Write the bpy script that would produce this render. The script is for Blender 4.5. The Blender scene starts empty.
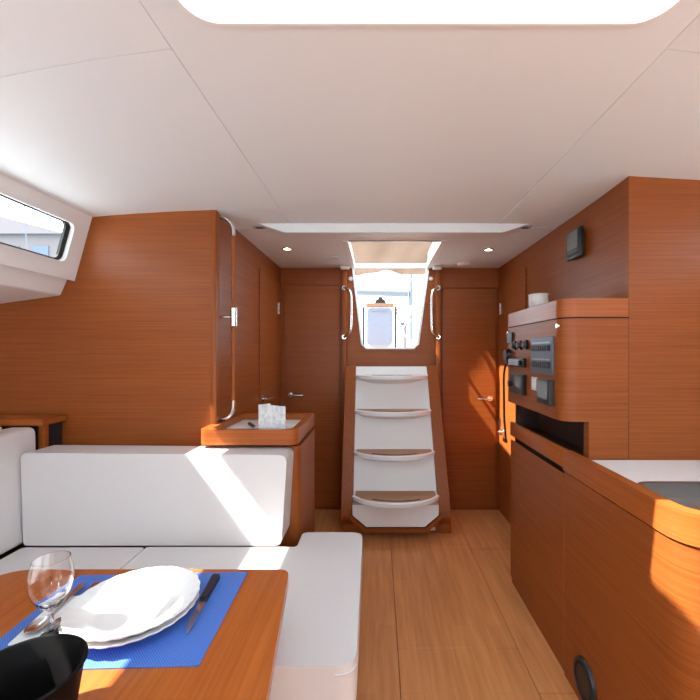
import bpy, bmesh, math, random
from mathutils import Vector, Matrix
random.seed(7)
scene = bpy.context.scene
C = scene.collection

# ------------------------------------------------------------------ camera
# x to the right, y aft (away from the camera), z up, metres, cabin sole at z = 0
cam_data = bpy.data.cameras.new('camera')
cam = bpy.data.objects.new('camera', cam_data); C.objects.link(cam)
cam.location = (0, 0, 1.28); cam.rotation_euler = (math.pi/2, 0, 0)
cam_data.sensor_width = 36; cam_data.lens = 36*400/700
cam_data.shift_x = -0.04; cam_data.shift_y = 0.003
cam_data.clip_start = 0.02; cam_data.clip_end = 2000
scene.camera = cam

# ------------------------------------------------------------------ sky, sun, exposure
world = bpy.data.worlds.new('sky'); scene.world = world; world.use_nodes = True
wn, wl = world.node_tree.nodes, world.node_tree.links
wn.clear()
w_out = wn.new('ShaderNodeOutputWorld'); w_bg = wn.new('ShaderNodeBackground')
w_bg.inputs['Color'].default_value = (0.78, 0.91, 1.0, 1)
w_bg.inputs['Strength'].default_value = 5.5
wl.new(w_bg.outputs[0], w_out.inputs[0])
sun_data = bpy.data.lights.new('sun', 'SUN'); sun_data.energy = 24.0; sun_data.angle = math.radians(0.6)
sun_data.color = (1.0, 0.96, 0.90)
sun = bpy.data.objects.new('sun', sun_data); C.objects.link(sun)
SUN = Vector((0.74, 0.14, -1.0)).normalized()
sun.rotation_euler = SUN.to_track_quat('-Z', 'Y').to_euler(); sun.location = (-4, -1, 8)
vs = scene.view_settings
vs.view_transform = 'Standard'; vs.look = 'None'; vs.gamma = 1.0; vs.use_curve_mapping = False
vs.exposure = 0.15
scene.cycles.max_bounces = 12; scene.cycles.diffuse_bounces = 8; scene.cycles.glossy_bounces = 4
scene.cycles.transparent_max_bounces = 12; scene.cycles.transmission_bounces = 8
scene.cycles.caustics_reflective = False; scene.cycles.caustics_refractive = False
scene.cycles.sample_clamp_indirect = 8.0

# ------------------------------------------------------------------ materials
MATS = {}
def new_mat(name):
    m = bpy.data.materials.new(name); m.use_nodes = True
    MATS[name] = m
    nt = m.node_tree
    return m, nt.nodes, nt.links, nt.nodes['Principled BSDF']
def col(c): return (c[0], c[1], c[2], 1)
def plain(name, c, rough=0.5, metal=0.0, vary=0.06, scale=30, bump=0.0, spec=0.5, coat=0.0):
    m, n, l, b = new_mat(name)
    tc = n.new('ShaderNodeTexCoord'); nz = n.new('ShaderNodeTexNoise'); nz.inputs['Scale'].default_value = scale
    nz.inputs['Detail'].default_value = 3
    l.new(tc.outputs['Object'], nz.inputs['Vector'])
    mx = n.new('ShaderNodeMix'); mx.data_type = 'RGBA'
    mx.inputs['A'].default_value = col([x*(1-vary) for x in c]); mx.inputs['B'].default_value = col([min(1, x*(1+vary)) for x in c])
    l.new(nz.outputs['Fac'], mx.inputs['Factor']); l.new(mx.outputs['Result'], b.inputs['Base Color'])
    b.inputs['Roughness'].default_value = rough; b.inputs['Metallic'].default_value = metal
    b.inputs['Specular IOR Level'].default_value = spec; b.inputs['Coat Weight'].default_value = coat
    if bump:
        bp = n.new('ShaderNodeBump'); bp.inputs['Strength'].default_value = bump; bp.inputs['Distance'].default_value = 0.002
        l.new(nz.outputs['Fac'], bp.inputs['Height']); l.new(bp.outputs['Normal'], b.inputs['Normal'])
    return m
def wood(name, grain, c1, c2, rough=0.40, along=2.0, across=150.0, coat=0.0, board=None):
    """veneer with fine streaks running along axis `grain`"""
    m, n, l, b = new_mat(name)
    tc = n.new('ShaderNodeTexCoord'); mp = n.new('ShaderNodeMapping')
    sc = [along if a in grain else across for a in 'xyz']
    mp.inputs['Scale'].default_value = sc
    l.new(tc.outputs['Object'], mp.inputs['Vector'])
    nz = n.new('ShaderNodeTexNoise'); nz.inputs['Scale'].default_value = 1.0; nz.inputs['Detail'].default_value = 5; nz.inputs['Roughness'].default_value = 0.6
    l.new(mp.outputs['Vector'], nz.inputs['Vector'])
    mp2 = n.new('ShaderNodeMapping'); sc2 = [0.6 if a in grain else 14.0 for a in 'xyz']
    mp2.inputs['Scale'].default_value = sc2; l.new(tc.outputs['Object'], mp2.inputs['Vector'])
    n2 = n.new('ShaderNodeTexNoise'); n2.inputs['Scale'].default_value = 1.0; n2.inputs['Detail'].default_value = 3
    l.new(mp2.outputs['Vector'], n2.inputs['Vector'])
    add = n.new('ShaderNodeMath'); add.operation = 'MULTIPLY_ADD'; add.inputs[1].default_value = 0.25
    l.new(n2.outputs['Fac'], add.inputs[0]); l.new(nz.outputs['Fac'], add.inputs[2])
    rp = n.new('ShaderNodeValToRGB'); rp.color_ramp.elements[0].position = 0.42; rp.color_ramp.elements[1].position = 0.82
    rp.color_ramp.elements[0].color = col(c1); rp.color_ramp.elements[1].color = col(c2)
    l.new(add.outputs[0], rp.inputs['Fac'])
    out = rp.outputs['Color']
    if board:
        br = n.new('ShaderNodeTexBrick'); br.inputs['Color1'].default_value = (0.94, 0.93, 0.93, 1); br.inputs['Color2'].default_value = (1.04, 1.03, 1.02, 1)
        br.inputs['Mortar'].default_value = (0.95, 0.94, 0.93, 1); br.inputs['Mortar Size'].default_value = 0.002; br.inputs['Scale'].default_value = 1.0
        br.inputs['Brick Width'].default_value = board[0]; br.inputs['Row Height'].default_value = board[1]
        mp3 = n.new('ShaderNodeMapping'); mp3.inputs['Rotation'].default_value = (0, 0, math.pi/2)
        l.new(tc.outputs['Object'], mp3.inputs['Vector']); l.new(mp3.outputs['Vector'], br.inputs['Vector'])
        mx = n.new('ShaderNodeMix'); mx.data_type = 'RGBA'; mx.blend_type = 'MULTIPLY'; mx.inputs['Factor'].default_value = 1
        l.new(out, mx.inputs['A']); l.new(br.outputs['Color'], mx.inputs['B']); out = mx.outputs['Result']
    l.new(out, b.inputs['Base Color'])
    b.inputs['Specular IOR Level'].default_value = 0.28
    b.inputs['Roughness'].default_value = rough; b.inputs['Coat Weight'].default_value = coat; b.inputs['Coat Roughness'].default_value = 0.25
    bp = n.new('ShaderNodeBump'); bp.inputs['Strength'].default_value = 0.08; bp.inputs['Distance'].default_value = 0.001
    l.new(nz.outputs['Fac'], bp.inputs['Height']); l.new(bp.outputs['Normal'], b.inputs['Normal'])
    return m
TE1, TE2 = (0.222, 0.054, 0.0095), (0.335, 0.088, 0.0170)
WX = WY = wood('teak_veneer_horizontal', 'xy', TE1, TE2); WZ = wood('teak_grain_z', 'z', TE1, TE2)
WRIM = wood('teak_rim', 'xy', (0.29, 0.070, 0.012), (0.41, 0.108, 0.021), rough=0.34, coat=0.12)
WRIMX = WRIM
WDK = plain('near_black_brown', (0.040, 0.014, 0.007), rough=0.6)  # near-black brown on the recess faces and the chart table top
WTAB = wood('teak_table', 'y', (0.31, 0.074, 0.012), (0.44, 0.118, 0.022), rough=0.28, coat=0.15, across=110)
WFLOOR = wood('oak_sole', 'y', (0.52, 0.205, 0.070), (0.68, 0.305, 0.115), rough=0.32, along=2.5, across=45, board=(0.75, 0.085))
WTREAD = wood('tread_wood', 'x', (0.38, 0.20, 0.11), (0.50, 0.29, 0.17), rough=0.5)
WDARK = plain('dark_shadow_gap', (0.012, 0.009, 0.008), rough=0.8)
CEIL = plain('headliner_vinyl', (0.775, 0.825, 0.85), rough=0.55, vary=0.015, scale=400, bump=0.03)
CEILB = plain('headliner_backing', (0.70, 0.68, 0.67), rough=0.9)
GEL = plain('white_gelcoat', (0.84, 0.86, 0.87), rough=0.38, vary=0.01)
GELW = plain('window_moulding', (0.82, 0.84, 0.85), rough=0.35, vary=0.01)
LEATHER = plain('white_leather', (0.66, 0.63, 0.625), rough=0.5, vary=0.02, scale=220, bump=0.15)
PIPE = plain('leather_piping', (0.62, 0.59, 0.57), rough=0.6)
STEEL = plain('polished_steel', (0.78, 0.78, 0.78), rough=0.22, metal=1.0, vary=0.02)
BRUSH = plain('sink_steel', (0.42, 0.43, 0.44), rough=0.32, metal=1.0, vary=0.05)
BLACK = plain('black_plastic', (0.012, 0.012, 0.013), rough=0.4)
RUBBER = plain('black_rubber', (0.01, 0.01, 0.01), rough=0.7)
DARKGREY = plain('dark_grey_plastic', (0.045, 0.048, 0.055), rough=0.45)
PANELGREY = plain('breaker_panel_grey', (0.10, 0.115, 0.15), rough=0.4)
SCREEN = plain('lcd_screen', (0.17, 0.20, 0.20), rough=0.15, spec=0.6)
SILV = plain('silver_plastic', (0.42, 0.44, 0.48), rough=0.35, metal=0.3)
OFFW = plain('offwhite_plastic', (0.72, 0.70, 0.66), rough=0.4)
CERAM = plain('white_porcelain', (0.84, 0.84, 0.83), rough=0.12, vary=0.01, coat=0.4)
PAPER = plain('white_paper', (0.80, 0.80, 0.80), rough=0.8)
CANVAS = plain('beige_canvas', (0.24, 0.19, 0.155), rough=0.9, vary=0.08, scale=8)
BLUEW = plain('pale_blue_plastic', (0.30, 0.36, 0.48), rough=0.35)
WALLW = plain('white_paint', (0.75, 0.73, 0.71), rough=0.5, vary=0.02)
DECK = plain('deck_gelcoat', (0.74, 0.74, 0.74), rough=0.5, vary=0.02)
WATER = plain('harbour_water', (0.20, 0.28, 0.32), rough=0.15, vary=0.2, scale=2)
SAILCOVER = plain('grey_sailcover', (0.12, 0.12, 0.13), rough=0.8)
ALU = plain('mast_aluminium', (0.12, 0.125, 0.15), rough=0.4)
HULLP = plain('neighbour_hull', (0.30, 0.24, 0.23), rough=0.4)
BUCKET = plain('black_bucket', (0.004, 0.003, 0.003), rough=0.6, spec=0.12)

def leaflet_mat():
    m, n, l, b = new_mat('printed_leaflet')
    tc = n.new('ShaderNodeTexCoord'); nz = n.new('ShaderNodeTexNoise'); nz.inputs['Scale'].default_value = 38; nz.inputs['Detail'].default_value = 4
    l.new(tc.outputs['Object'], nz.inputs['Vector'])
    rp = n.new('ShaderNodeValToRGB'); rp.color_ramp.elements[0].position = 0.38; rp.color_ramp.elements[0].color = (0.56, 0.60, 0.62, 1)
    rp.color_ramp.elements[1].position = 0.56; rp.color_ramp.elements[1].color = (0.78, 0.79, 0.80, 1)
    l.new(nz.outputs['Fac'], rp.inputs['Fac']); l.new(rp.outputs['Color'], b.inputs['Base Color']); b.inputs['Roughness'].default_value = 0.5
    return m
LEAFLET = leaflet_mat()
def weave_mat():
    m, n, l, b = new_mat('blue_woven_vinyl')
    tc = n.new('ShaderNodeTexCoord')
    ch = n.new('ShaderNodeTexChecker'); ch.inputs['Scale'].default_value = 330
    ch.inputs['Color1'].default_value = (0.035, 0.105, 0.42, 1); ch.inputs['Color2'].default_value = (0.085, 0.21, 0.62, 1)
    l.new(tc.outputs['Object'], ch.inputs['Vector'])
    l.new(ch.outputs['Color'], b.inputs['Base Color']); b.inputs['Roughness'].default_value = 0.6
    bp = n.new('ShaderNodeBump'); bp.inputs['Strength'].default_value = 0.4; bp.inputs['Distance'].default_value = 0.001
    l.new(ch.outputs['Fac'], bp.inputs['Height']); l.new(bp.outputs['Normal'], b.inputs['Normal'])
    return m
MATBLUE = weave_mat()
def pane_mat(name, tint=(1, 1, 1), refl=0.06):
    m, n, l, b = new_mat(name)
    out = n['Material Output']; n.remove(b)
    tr = n.new('ShaderNodeBsdfTransparent'); tr.inputs['Color'].default_value = col(tint)
    gl = n.new('ShaderNodeBsdfGlossy'); gl.inputs['Roughness'].default_value = 0.02
    lw = n.new('ShaderNodeLayerWeight'); lw.inputs['Blend'].default_value = 0.2
    mu = n.new('ShaderNodeMath'); mu.operation = 'MULTIPLY_ADD'; mu.inputs[1].default_value = 0.10; mu.inputs[2].default_value = refl*0.3
    l.new(lw.outputs['Facing'], mu.inputs[0])
    mx = n.new('ShaderNodeMixShader'); l.new(mu.outputs[0], mx.inputs['Fac'])
    l.new(tr.outputs[0], mx.inputs[1]); l.new(gl.outputs[0], mx.inputs[2]); l.new(mx.outputs[0], out.inputs['Surface'])
    return m
PANE = pane_mat('window_glass', (0.94, 0.96, 0.97)); HATCHP = pane_mat('hatch_acrylic', (0.95, 0.97, 0.98))
WINEG = pane_mat('wine_glass_clear', (0.93, 0.94, 0.94), refl=0.25)
def emit_mat(name, c, s):
    m, n, l, b = new_mat(name)
    b.inputs['Base Color'].default_value = col(c); b.inputs['Emission Color'].default_value = col(c); b.inputs['Emission Strength'].default_value = s
    return m
LAMP = emit_mat('lamp_led', (1.0, 0.86, 0.66), 6.0)

# ------------------------------------------------------------------ builders
def bmn(): return bmesh.new()
def obj(name, bm, mat, parent=None, smooth=None, label=None):
    bmesh.ops.recalc_face_normals(bm, faces=bm.faces)
    if parent is not None:
        p = parent; off = Vector((0, 0, 0))
        while p is not None: off += p.location; p = p.parent
        bmesh.ops.translate(bm, verts=bm.verts, vec=-off)
    me = bpy.data.meshes.new(name); bm.to_mesh(me); bm.free()
    o = bpy.data.objects.new(name, me); C.objects.link(o)
    me.materials.append(mat)
    if parent is not None: o.parent = parent
    if smooth:
        for p in me.polygons: p.use_smooth = True
        me.set_sharp_from_angle(angle=math.radians(smooth))
    if label: o['label'] = label
    return o
def tag(o, label, cat, group=None):
    o['label'] = label; o['category'] = cat
    if group: o['group'] = group
    return o
def thing(name, label, cat, loc, group=None):
    o = bpy.data.objects.new(name, None); C.objects.link(o); o.location = loc; o.empty_display_size = 0.05
    return tag(o, label, cat, group)
def struct(o, label=None):
    o['kind'] = 'structure'
    if label: o['label'] = label
    return o
def box(bm, x0, x1, y0, y1, z0, z1, bev=0.0, seg=2, only=None):
    vs_ = [bm.verts.new(p) for p in ((x0,y0,z0),(x1,y0,z0),(x1,y1,z0),(x0,y1,z0),(x0,y0,z1),(x1,y0,z1),(x1,y1,z1),(x0,y1,z1))]
    fs = [bm.faces.new([vs_[i] for i in f]) for f in ((0,3,2,1),(4,5,6,7),(0,1,5,4),(1,2,6,5),(2,3,7,6),(3,0,4,7))]
    if bev:
        es = {e for f in fs for e in f.edges}
        bmesh.ops.bevel(bm, geom=list(es), offset=bev, segments=seg, profile=0.5, affect='EDGES')
    return bm
def ident(u, v, w): return (u, v, w)
def prism(bm, outer, w0, w1, f=ident, holes=()):
    """plate: outline and holes in (u,v), thickness w0..w1, f maps (u,v,w) to xyz"""
    loops = [outer] + list(holes)
    def cap(w):
        all_v, edges = [], []
        for lp in loops:
            v = [bm.verts.new(f(p[0], p[1], w)) for p in lp]; all_v.append(v)
            edges += [bm.edges.new((v[i], v[(i+1) % len(v)])) for i in range(len(v))]
        return all_v, edges
    a, ea = cap(w0); b, eb = cap(w1)
    if len(loops) == 1:
        bm.faces.new(a[0]); bm.faces.new(b[0])
    else:
        bmesh.ops.triangle_fill(bm, use_beauty=True, edges=ea); bmesh.ops.triangle_fill(bm, use_beauty=True, edges=eb)
    for la, lb in zip(a, b):
        for i in range(len(la)):
            j = (i+1) % len(la); bm.faces.new((la[i], la[j], lb[j], lb[i]))
    return bm
def XY(u, v, w): return (u, v, w)
def XZ(u, v, w): return (u, w, v)
def YZ(u, v, w): return (w, u, v)
def rrect(x0, x1, y0, y1, r, n=6):
    rs = r if isinstance(r, (list, tuple)) else [r]*4
    pts = []
    for k, (cx, cy, sx, sy, a0) in enumerate(((x1, y1, -1, -1, 0), (x0, y1, 1, -1, 90), (x0, y0, 1, 1, 180), (x1, y0, -1, 1, 270))):
        q = rs[k]
        if q <= 0: pts.append((cx, cy)); continue
        for i in range(n+1):
            a = math.radians(a0 + 90*i/n); pts.append((cx + sx*q + q*math.cos(a), cy + sy*q + q*math.sin(a)))
    return pts
def fillet(pts, rad, n=5):
    """round the corners of a 2D polygon; rad = number or list"""
    out = []; N = len(pts)
    for i in range(N):
        r = rad[i] if isinstance(rad, (list, tuple)) else rad
        p = Vector(pts[i]); a = Vector(pts[i-1]); b = Vector(pts[(i+1) % N])
        if r <= 0: out.append(tuple(p)); continue
        d1 = (a-p).normalized(); d2 = (b-p).normalized(); ang = d1.angle(d2)
        t = r/math.tan(ang/2); s = p + d1*t; e = p + d2*t
        for k in range(n+1):
            q = k/n; out.append(tuple((1-q)**2*s + 2*q*(1-q)*p + q*q*e))
    return out
def bevel_all(bm, off, seg=3, minang=30):
    es = [e for e in bm.edges if len(e.link_faces) == 2 and e.calc_face_angle(0) > math.radians(minang)]
    bmesh.ops.bevel(bm, geom=es, offset=off, segments=seg, profile=0.5, affect='EDGES')
    return bm
def lathe(bm, prof, cx, cy, n=40, fr=None):
    """prof (r,z) revolved about the vertical through cx,cy; fr(theta,k) scales r"""
    rings = []
    for k, (r, z) in enumerate(prof):
        if r < 1e-6: rings.append([bm.verts.new((cx, cy, z))])
        else:
            rings.append([bm.verts.new((cx + r*(fr(2*math.pi*i/n, k) if fr else 1)*math.cos(2*math.pi*i/n), cy + r*(fr(2*math.pi*i/n, k) if fr else 1)*math.sin(2*math.pi*i/n), z)) for i in range(n)])
    for a, b in zip(rings, rings[1:]):
        for i in range(n):
            j = (i+1) % n
            if len(a) == 1 and len(b) == 1: break
            if len(a) == 1: bm.faces.new((a[0], b[i], b[j]))
            elif len(b) == 1: bm.faces.new((a[i], a[j], b[0]))
            else: bm.faces.new((a[i], a[j], b[j], b[i]))
    return bm
def curve_pts(pts, n=8):
    P = [Vector(p) for p in pts]; P = [2*P[0]-P[1]] + P + [2*P[-1]-P[-2]]
    out = []
    for i in range(1, len(P)-2):
        for k in range(n):
            t = k/n
            out.append(0.5*((2*P[i]) + (-P[i-1]+P[i+1])*t + (2*P[i-1]-5*P[i]+4*P[i+1]-P[i+2])*t*t + (-P[i-1]+3*P[i]-3*P[i+1]+P[i+2])*t**3))
    out.append(P[-2]); return out
def tube(bm, pts, r, n=10, smooth=True, closed=False, caps=True):
    P = curve_pts(pts) if smooth else [Vector(p) for p in pts]
    N = len(P); rings = []; up = Vector((0.123, 0.27, 0.954))
    for i in range(N):
        t = (P[(i+1) % N]-P[i-1]) if closed else (P[min(i+1, N-1)]-P[max(i-1, 0)])
        t.normalize(); s = t.cross(up)
        if s.length < 1e-3: s = t.cross(Vector((1, 0, 0)))
        s.normalize(); u = s.cross(t); up = u
        rr = r[min(i, len(r)-1)] if isinstance(r, (list, tuple)) else r
        rings.append([bm.verts.new(P[i] + s*rr*math.cos(2*math.pi*k/n) + u*rr*math.sin(2*math.pi*k/n)) for k in range(n)])
    for i in range(N if closed else N-1):
        a, b = rings[i], rings[(i+1) % N]
        for k in range(n): bm.faces.new((a[k], a[(k+1) % n], b[(k+1) % n], b[k]))
    if caps and not closed: bm.faces.new(rings[0]); bm.faces.new(rings[-1])
    return bm
def disc(bm, c, axis, r0, t, n=32, r1=None):
    """short cylinder centred at c along axis 'x','y','z', thickness t from c in + direction"""
    r1 = r0 if r1 is None else r1
    def f(a, r, w):
        u, v = r*math.cos(a), r*math.sin(a)
        return {'x': (c[0]+w, c[1]+u, c[2]+v), 'y': (c[0]+u, c[1]+w, c[2]+v), 'z': (c[0]+u, c[1]+v, c[2]+w)}[axis]
    A = [bm.verts.new(f(2*math.pi*i/n, r0, 0)) for i in range(n)]; B = [bm.verts.new(f(2*math.pi*i/n, r1, t)) for i in range(n)]
    bm.faces.new(A); bm.faces.new(B)
    for i in range(n): bm.faces.new((A[i], A[(i+1) % n], B[(i+1) % n], B[i]))
    return bm
def one_box(name, mat, parent, *a, **k):
    sm = k.pop('smooth', None); lb = k.pop('label', None)
    return obj(name, box(bmn(), *a, **k), mat, parent, sm, lb)

# ================================================================== SETTING
CZ = 1.965                       # headliner height
# ---- sole
floor = struct(one_box('floor', WDARK, None, -1.95, 1.9, -1.55, 3.29, -0.06, -0.014), 'wood laminate cabin sole of long boards')
XS = [-1.92, -1.0, -0.45, 0.085, 0.603, 1.0, 1.85]
ROWS = {0: [-1.5, 0.4, 2.1], 1: [-1.5, 0.7, 2.3, 3.25], 2: [-1.5, 0.2, 1.45, 2.62, 3.25], 3: [-1.5, 0.55, 1.73, 2.66, 3.25], 4: [-1.5, 0.3, 1.5, 2.60, 3.25], 5: [-1.5, 0.6, 1.6]}
for i in range(len(XS)-1):
    ys = ROWS[i]
    for y0, y1 in zip(ys, ys[1:]):
        g = 0.0011
        one_box('plank', WFLOOR, floor, XS[i]+g, XS[i+1]-g, y0+g, y1-g, -0.013, 0.0, bev=0.0012, seg=1)
# ---- headliner
KS = 0.045                       # the coachroof rises towards the bow
def rise(y): return KS*max(0.0, 2.2-y)
def shear(bm):
    for v in bm.verts: v.co.z += rise(v.co.y)
    return bm
HX0, HX1, HY0, HY1 = -0.422, 0.635, 0.10, 0.899      # main hatch recess
FX0, FX1, FY0, FY1 = -0.35, 0.55, -1.25, -0.45       # forward hatch recess
KX0, KX1, KY0, KY1 = -0.205, 0.410, 2.455, 3.25      # companionway slide opening
hatch_r = rrect(HX0, HX1, HY0, HY1, 0.070, 8); fwd_r = rrect(FX0, FX1, FY0, FY1, 0.08, 6)
comp_r = [(KX0, KY0), (KX1, KY0), (KX1, KY1), (KX0, KY1)]
bm = bmn(); prism(bm, [(-1.415, -1.55), (1.595, -1.55), (1.595, 3.29), (KX1+0.031, 3.29), (KX1+0.031, KY0-0.031), (KX0-0.031, KY0-0.031), (KX0-0.031, 3.29), (-1.415, 3.29)], 2.0, 2.04, XY, [rrect(HX0-0.021, HX1+0.021, HY0-0.021, HY1+0.021, 0.091, 8), rrect(FX0-0.021, FX1+0.021, FY0-0.021, FY1+0.021, 0.101, 6)])
ceiling = struct(obj('ceiling', shear(bm), CEILB), 'off white cabin headliner of flat panels with fine joints')
g = 0.0010
def seam_l(y): return -0.47-0.027*(2.2-y)
def seam_r(y): return 0.645+0.047*(2.2-y)
bm = bmn(); prism(bm, [(seam_l(-1.5)+g, -1.5), (seam_r(-1.5)-g, -1.5), (0.645-g, 2.2), (-0.47+g, 2.2)], CZ, CZ+0.035, XY, [hatch_r, fwd_r]); obj('panel', shear(bm), CEIL, ceiling)
bm = bmn(); prism(bm, [(-0.80, 2.2+g), (0.995, 2.2+g), (0.995, 3.25), (-0.80, 3.25)], CZ-0.002, CZ+0.035, XY, [[(KX0, KY0), (KX1, KY0), (KX1, KY1-0.001), (KX0, KY1-0.001)]]); obj('panel', bm, CEIL, ceiling)
def side_panel(rows):
    """rows: list of (y_at, [(x,z)...]) cross-sections; builds a 20 mm thick cambered panel"""
    bm = bmn(); bot = [[bm.verts.new(p) for p in r] for r in rows]; top = [[bm.verts.new((p[0], p[1], p[2]+0.02)) for p in r] for r in rows]
    R, K = len(rows), len(rows[0])
    for i in range(R-1):
        for k in range(K-1):
            bm.faces.new((bot[i][k], bot[i][k+1], bot[i+1][k+1], bot[i+1][k])); bm.faces.new((top[i][k], top[i][k+1], top[i+1][k+1], top[i+1][k]))
    for i in range(R-1):
        for k in (0, K-1): bm.faces.new((bot[i][k], bot[i+1][k], top[i+1][k], top[i][k]))
    for k in range(K-1):
        for i in (0, R-1): bm.faces.new((bot[i][k], bot[i][k+1], top[i][k+1], top[i][k]))
    return obj('panel', bm, CEIL, ceiling, 40)
def section(sign, ys):
    x_out = -1.395 if sign < 0 else 1.57
    pts = []
    for k in range(9):
        q = k/8; y = ys[0] + (ys[1]-ys[0])*q; x0 = seam_l(y)-g if sign < 0 else seam_r(y)+g
        zc = CZ + rise(y); pts.append((x0 + (x_out-x0)*q, y, zc + (1.938-zc)*(q**2.2 if sign < 0 else q**0.8)))
    return pts
def strips(sign, a_, b_, n=6):
    side_panel([section(sign, (a_[0]+(b_[0]-a_[0])*i/n, a_[1]+(b_[1]-a_[1])*i/n)) for i in range(n+1)])
strips(-1, (-1.5, -1.5), (0.977-g, 1.10-g)); strips(-1, (0.977+g, 1.10+g), (1.95, 1.95))
strips(1, (-1.5, -1.5), (0.977-g, 0.95-g)); strips(1, (0.977+g, 0.95+g), (1.567, 1.567))
def zl(x, y): q = (seam_l(y)-x)/(seam_l(y)+1.395); zc = CZ+rise(y); return zc + (1.938-zc)*max(q, 0)**2.2
def zr(x, y): q = (x-seam_r(y))/(1.57-seam_r(y)); zc = CZ+rise(y); return zc + (1.938-zc)*max(q, 0)**0.8
side_panel([[(x, y, zl(x, y) + (CZ-zl(x, y))*t) for x in (-0.80, -0.68, -0.57, seam_l(y)-g)] for y, t in ((1.952, 0), (2.08, 0.5), (2.2-g, 1))])
side_panel([[(x, y, zr(x, y) + (CZ-zr(x, y))*t) for x in (seam_r(y)+g, 0.76, 0.87, 0.99)] for y, t in ((1.567, 0), (1.78, 0.33), (1.99, 0.67), (2.2-g, 1))])
# ridge under the headliner
bm = bmn()
lo = [(-0.50, 2.150), (0.67, 2.150), (0.66, 2.23), (-0.49, 2.23)]; hi = [(-0.645, 2.135), (0.815, 2.135), (0.80, 2.29), (-0.63, 2.29)]
a = [bm.verts.new((x, y, CZ-0.042)) for x, y in lo]; b = [bm.verts.new((x, y, CZ-0.001+rise(y))) for x, y in hi]
bm.faces.new(a); bm.faces.new(b)
for i in range(4): bm.faces.new((a[i], a[(i+1) % 4], b[(i+1) % 4], b[i]))
bevel_all(bm, 0.004, 2); struct(obj('trim_1', bm, CEIL, None, 40), 'long white moulded beam across the headliner with tapered ends')
for k, x in enumerate((-0.645, 0.80)):
    t = thing('beam_end_clip', 'small grey clip at the %s tapered end of the white ceiling beam' % ('left', 'right')[k], 'clip', (x, 2.17, CZ))
    one_box('plate', SILV, t, x-0.035, x+0.035, 2.165, 2.205, CZ-0.007, CZ-0.0022, bev=0.002)
    one_box('slot', BLACK, t, x-0.018, x+0.018, 2.172, 2.190, CZ-0.010, CZ-0.007)

# ---- hatches in the headliner (recess collar, frame, acrylic)
def hatch(name, x0, x1, y0, y1, r, label, in0=0.012, n=8):
    t = bpy.data.objects.new(name, None); C.objects.link(t); t.location = ((x0+x1)/2, (y0+y1)/2, 2.1); struct(t, label)
    bm = bmn(); prism(bm, rrect(x0-0.02, x1+0.02, y0-0.02, y1+0.02, r+0.02, n), CZ+0.037, 2.115, XY, [rrect(x0, x1, y0, y1, r, n)]); obj('collar', shear(bm), GELW, t, 40)
    bm = bmn(); prism(bm, rrect(x0-0.02, x1+0.02, y0-0.02, y1+0.02, r+0.02, n), 2.116, 2.15, XY, [rrect(x0+in0, x1-0.03, y0+0.05, y1-0.012, r*0.7, n)]); obj('frame', shear(bm), GELW, t, 40)
    bm = bmn(); prism(bm, rrect(x0+in0-0.012, x1-0.02, y0+0.04, y1-0.004, r*0.7, n), 2.151, 2.161, XY); obj('pane', shear(bm), HATCHP, t, 40)
    bm = bmn(); prism(bm, rrect(x0-0.006, x1+0.006, y0-0.006, y1+0.006, r+0.006, n), CZ-0.006, CZ-0.0005, XY, [rrect(x0+0.001, x1-0.001, y0+0.001, y1-0.001, r, n)]); obj('lip', shear(bm), GEL, t, 40)
    return t
hatch('window_2', HX0, HX1, HY0, HY1, 0.070, 'large bright white rounded deck hatch overhead')
hatch('window_3', FX0, FX1, FY0, FY1, 0.08, 'forward deck hatch overhead')

# ---- side mouldings with long cabin windows (left one in view)
def cabin_side(idx, sgn, y_end):
    mir = (lambda x: x) if sgn < 0 else (lambda x: 0.18 - x)
    # slanted moulding from (-1.39,1.938) to (-1.474,1.62); param v along the slope
    p0 = Vector((-1.39, 1.945)); p1 = Vector((-1.478, 1.625)); d = (p1-p0); L = d.length; d.normalize(); nrm = Vector((d.y, -d.x))  # points outboard
    if nrm.x > 0: nrm = -nrm
    def f(u, v, w): q = p0 + d*v + nrm*w; return (mir(q.x), u, q.y)
    wy1 = y_end - 0.092
    outs = [rrect(0.35, wy1, 0.075, 0.255, 0.028, 6), rrect(-1.25, 0.10, 0.075, 0.255, 0.028, 6)]
    t = bpy.data.objects.new('window_%d' % idx, None); C.objects.link(t); t.location = f(0.5, 0.16, 0); struct(t, 'long narrow cabin window in slanted white moulding')
    bm = bmn(); prism(bm, [(-1.5, 0), (y_end-0.001, 0), (y_end-0.001, L), (-1.5, L)], 0.0, 0.03, f, outs); obj('moulding', bm, GELW, t)
    for k, o_ in enumerate(outs):
        a0, a1 = ((0.35, wy1), (-1.25, 0.10))[k]
        bm = bmn(); prism(bm, rrect(a0-0.006, a1+0.006, 0.069, 0.261, 0.034, 6), -0.005, 0.0, f, [rrect(a0, a1, 0.075, 0.255, 0.028, 6)]); obj('frame', bm, GEL, t)
        bm = bmn(); prism(bm, rrect(a0, a1, 0.075, 0.255, 0.028, 6), 0.014, 0.026, f, [rrect(a0+0.006, a1-0.025, 0.081, 0.249, 0.024, 6)]); obj('gasket', bm, RUBBER, t)
        bm = bmn(); prism(bm, rrect(a0+0.004, a1-0.004, 0.079, 0.251, 0.024, 6), 0.016, 0.022, f); obj('pane', bm, PANE, t)
    # deck-edge moulding below the window
    prof = fillet([(-1.470, 1.662), (-1.492, 1.655), (-1.515, 1.632), (-1.548, 1.556), (-1.90, 1.508), (-1.90, 1.60), (-1.56, 1.66)], [0.004, 0.01, 0.012, 0.016, 0, 0, 0], 4)
    bm = bmn(); prism(bm, [(mir(x), z) for x, z in prof], -1.5, y_end-0.001, XZ); obj('ledge', bm, GELW, t, 35)
    return t
cabin_side(1, -1, 1.95)
cabin_side(4, 1, 1.567)

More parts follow.
